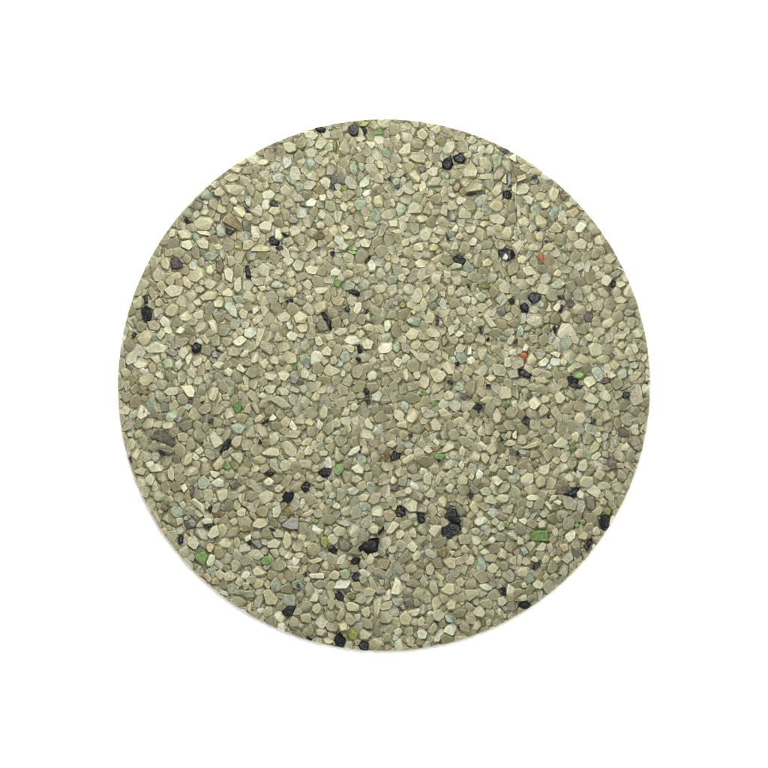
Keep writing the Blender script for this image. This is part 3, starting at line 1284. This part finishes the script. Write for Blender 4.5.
# all remaining granules (too many to count): one object, grouped by material slot
V = []; F = []; C = []; T = []; MI = []
slots = ['quartz','glass','dark','stone']; inv = {M[s].name: i for i, s in enumerate(slots)}
for g, rng in rest:
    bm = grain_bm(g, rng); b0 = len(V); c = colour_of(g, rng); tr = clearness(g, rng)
    bm.verts.index_update()
    off = (g['c'][0], g['c'][1], g['z'])
    for v in bm.verts:
        V.append(((v.co.x+off[0])*S, (v.co.y+off[1])*S, (v.co.z+off[2])*S)); C.append(c); T.append(tr)
    mi = inv[mat_of(g['kind']).name]
    for f in bm.faces:
        F.append([b0+v.index for v in f.verts]); MI.append(mi)
    bm.free()
me = bpy.data.meshes.new('granule_gravel'); me.from_pydata(V, [], F)
for s in slots: me.materials.append(M[s])
me.polygons.foreach_set('material_index', MI)
me.polygons.foreach_set('use_smooth', [True]*len(me.polygons))
me.set_sharp_from_angle(angle=math.radians(SHARP)); set_colour(me, C, T); me.update()
o = bpy.data.objects.new('granule_gravel', me); col.objects.link(o)
o['label'] = 'dense round bed of small cream granules between the larger ones'; o['category'] = 'gravel'; o['kind'] = 'stuff'

# fine dust bed under the granules: a low disc
def simple_mat(name, c, rough, bump=0, scale=60):
    m = bpy.data.materials.new(name); m.use_nodes = True; nt = m.node_tree; b = nt.nodes['Principled BSDF']
    b.inputs['Base Color'].default_value = (*c, 1); b.inputs['Roughness'].default_value = rough
    n = nt.nodes.new('ShaderNodeTexNoise'); n.inputs['Scale'].default_value = scale; n.inputs['Detail'].default_value = 6
    if bump:
        bp = nt.nodes.new('ShaderNodeBump'); bp.inputs['Strength'].default_value = bump; bp.inputs['Distance'].default_value = .01
        nt.links.new(n.outputs['Fac'], bp.inputs['Height']); nt.links.new(bp.outputs['Normal'], b.inputs['Normal'])
        cr = nt.nodes.new('ShaderNodeValToRGB'); cr.color_ramp.elements[0].position = .3; cr.color_ramp.elements[1].position = .7
        cr.color_ramp.elements[0].color = (*[v*.75 for v in c], 1); cr.color_ramp.elements[1].color = (*[v*1.2 for v in c], 1)
        nt.links.new(n.outputs['Fac'], cr.inputs['Fac']); nt.links.new(cr.outputs['Color'], b.inputs['Base Color'])
    return m
bm = bmesh.new()
bmesh.ops.create_cone(bm, cap_ends=True, segments=360, radius1=(RAD-.15)*S, radius2=(RAD-.15)*S, depth=4.6*S)
for v in bm.verts: v.co.z += 2.3*S+.002
me = bpy.data.meshes.new('sand_bed'); bm.to_mesh(me); bm.free(); me.materials.append(simple_mat('fine sand', srgb(136,130,102), .9, .8))
o = bpy.data.objects.new('sand_bed', me); col.objects.link(o)
o['label'] = 'low round layer of fine tan sand under the granules'; o['category'] = 'sand'; o['kind'] = 'stuff'

bm = bmesh.new(); bmesh.ops.create_grid(bm, x_segments=1, y_segments=1, size=14)
me = bpy.data.meshes.new('backdrop'); bm.to_mesh(me); bm.free()
me.materials.append(simple_mat('white paper', (.9,.9,.9), .8))
o = bpy.data.objects.new('backdrop', me); col.objects.link(o)
o['label'] = 'plain white studio surface around the round sample'; o['category'] = 'backdrop'; o['kind'] = 'structure'

# ---------------------------------------------------------------- light
w = bpy.data.worlds.new('World'); scene.world = w; w.use_nodes = True
w.node_tree.nodes['Background'].inputs['Color'].default_value = (1,1,1,1)
w.node_tree.nodes['Background'].inputs['Strength'].default_value = WORLD
def area(name, loc, size, power, col_=(1,1,1)):
    l = bpy.data.lights.new(name, 'AREA'); l.shape = 'DISK'; l.size = size; l.energy = power; l.color = col_
    o = bpy.data.objects.new(name, l); col.objects.link(o); o.location = loc
    o.rotation_euler = (-Vector(loc)).to_track_quat('-Z','Y').to_euler()
    return o
area('softbox', (-1.0, 5.2, 9.6), 4.5, KEY*.6, (1,1,.965))
area('top_lamp', (2, 2, 18), 7, KEY*FILL, (1,1,.965))

# ---------------------------------------------------------------- camera
cam = bpy.data.cameras.new('Camera'); co = bpy.data.objects.new('Camera', cam); col.objects.link(co)
zc = 0.11; dist = 40.0
co.location = ((384-CX)*S, (CY-384)*S, zc+dist)
cam.sensor_width = 36; cam.lens = 36*dist/(768*S)
cam.clip_start = 1; cam.clip_end = 200
scene.camera = co
scene.view_settings.view_transform = 'Standard'; scene.view_settings.look = 'None'
scene.view_settings.exposure = EXPO; scene.view_settings.gamma = 1
scene.render.engine = 'CYCLES'
scene.cycles.max_bounces = 8
print('GRAINS', len(grains), 'singles', len(singles), 'rest', len(rest), 'pale cut', pale[299]['vis'], 'dups', len(singles)-len({g['labels'][g['li']] for g in singles}))
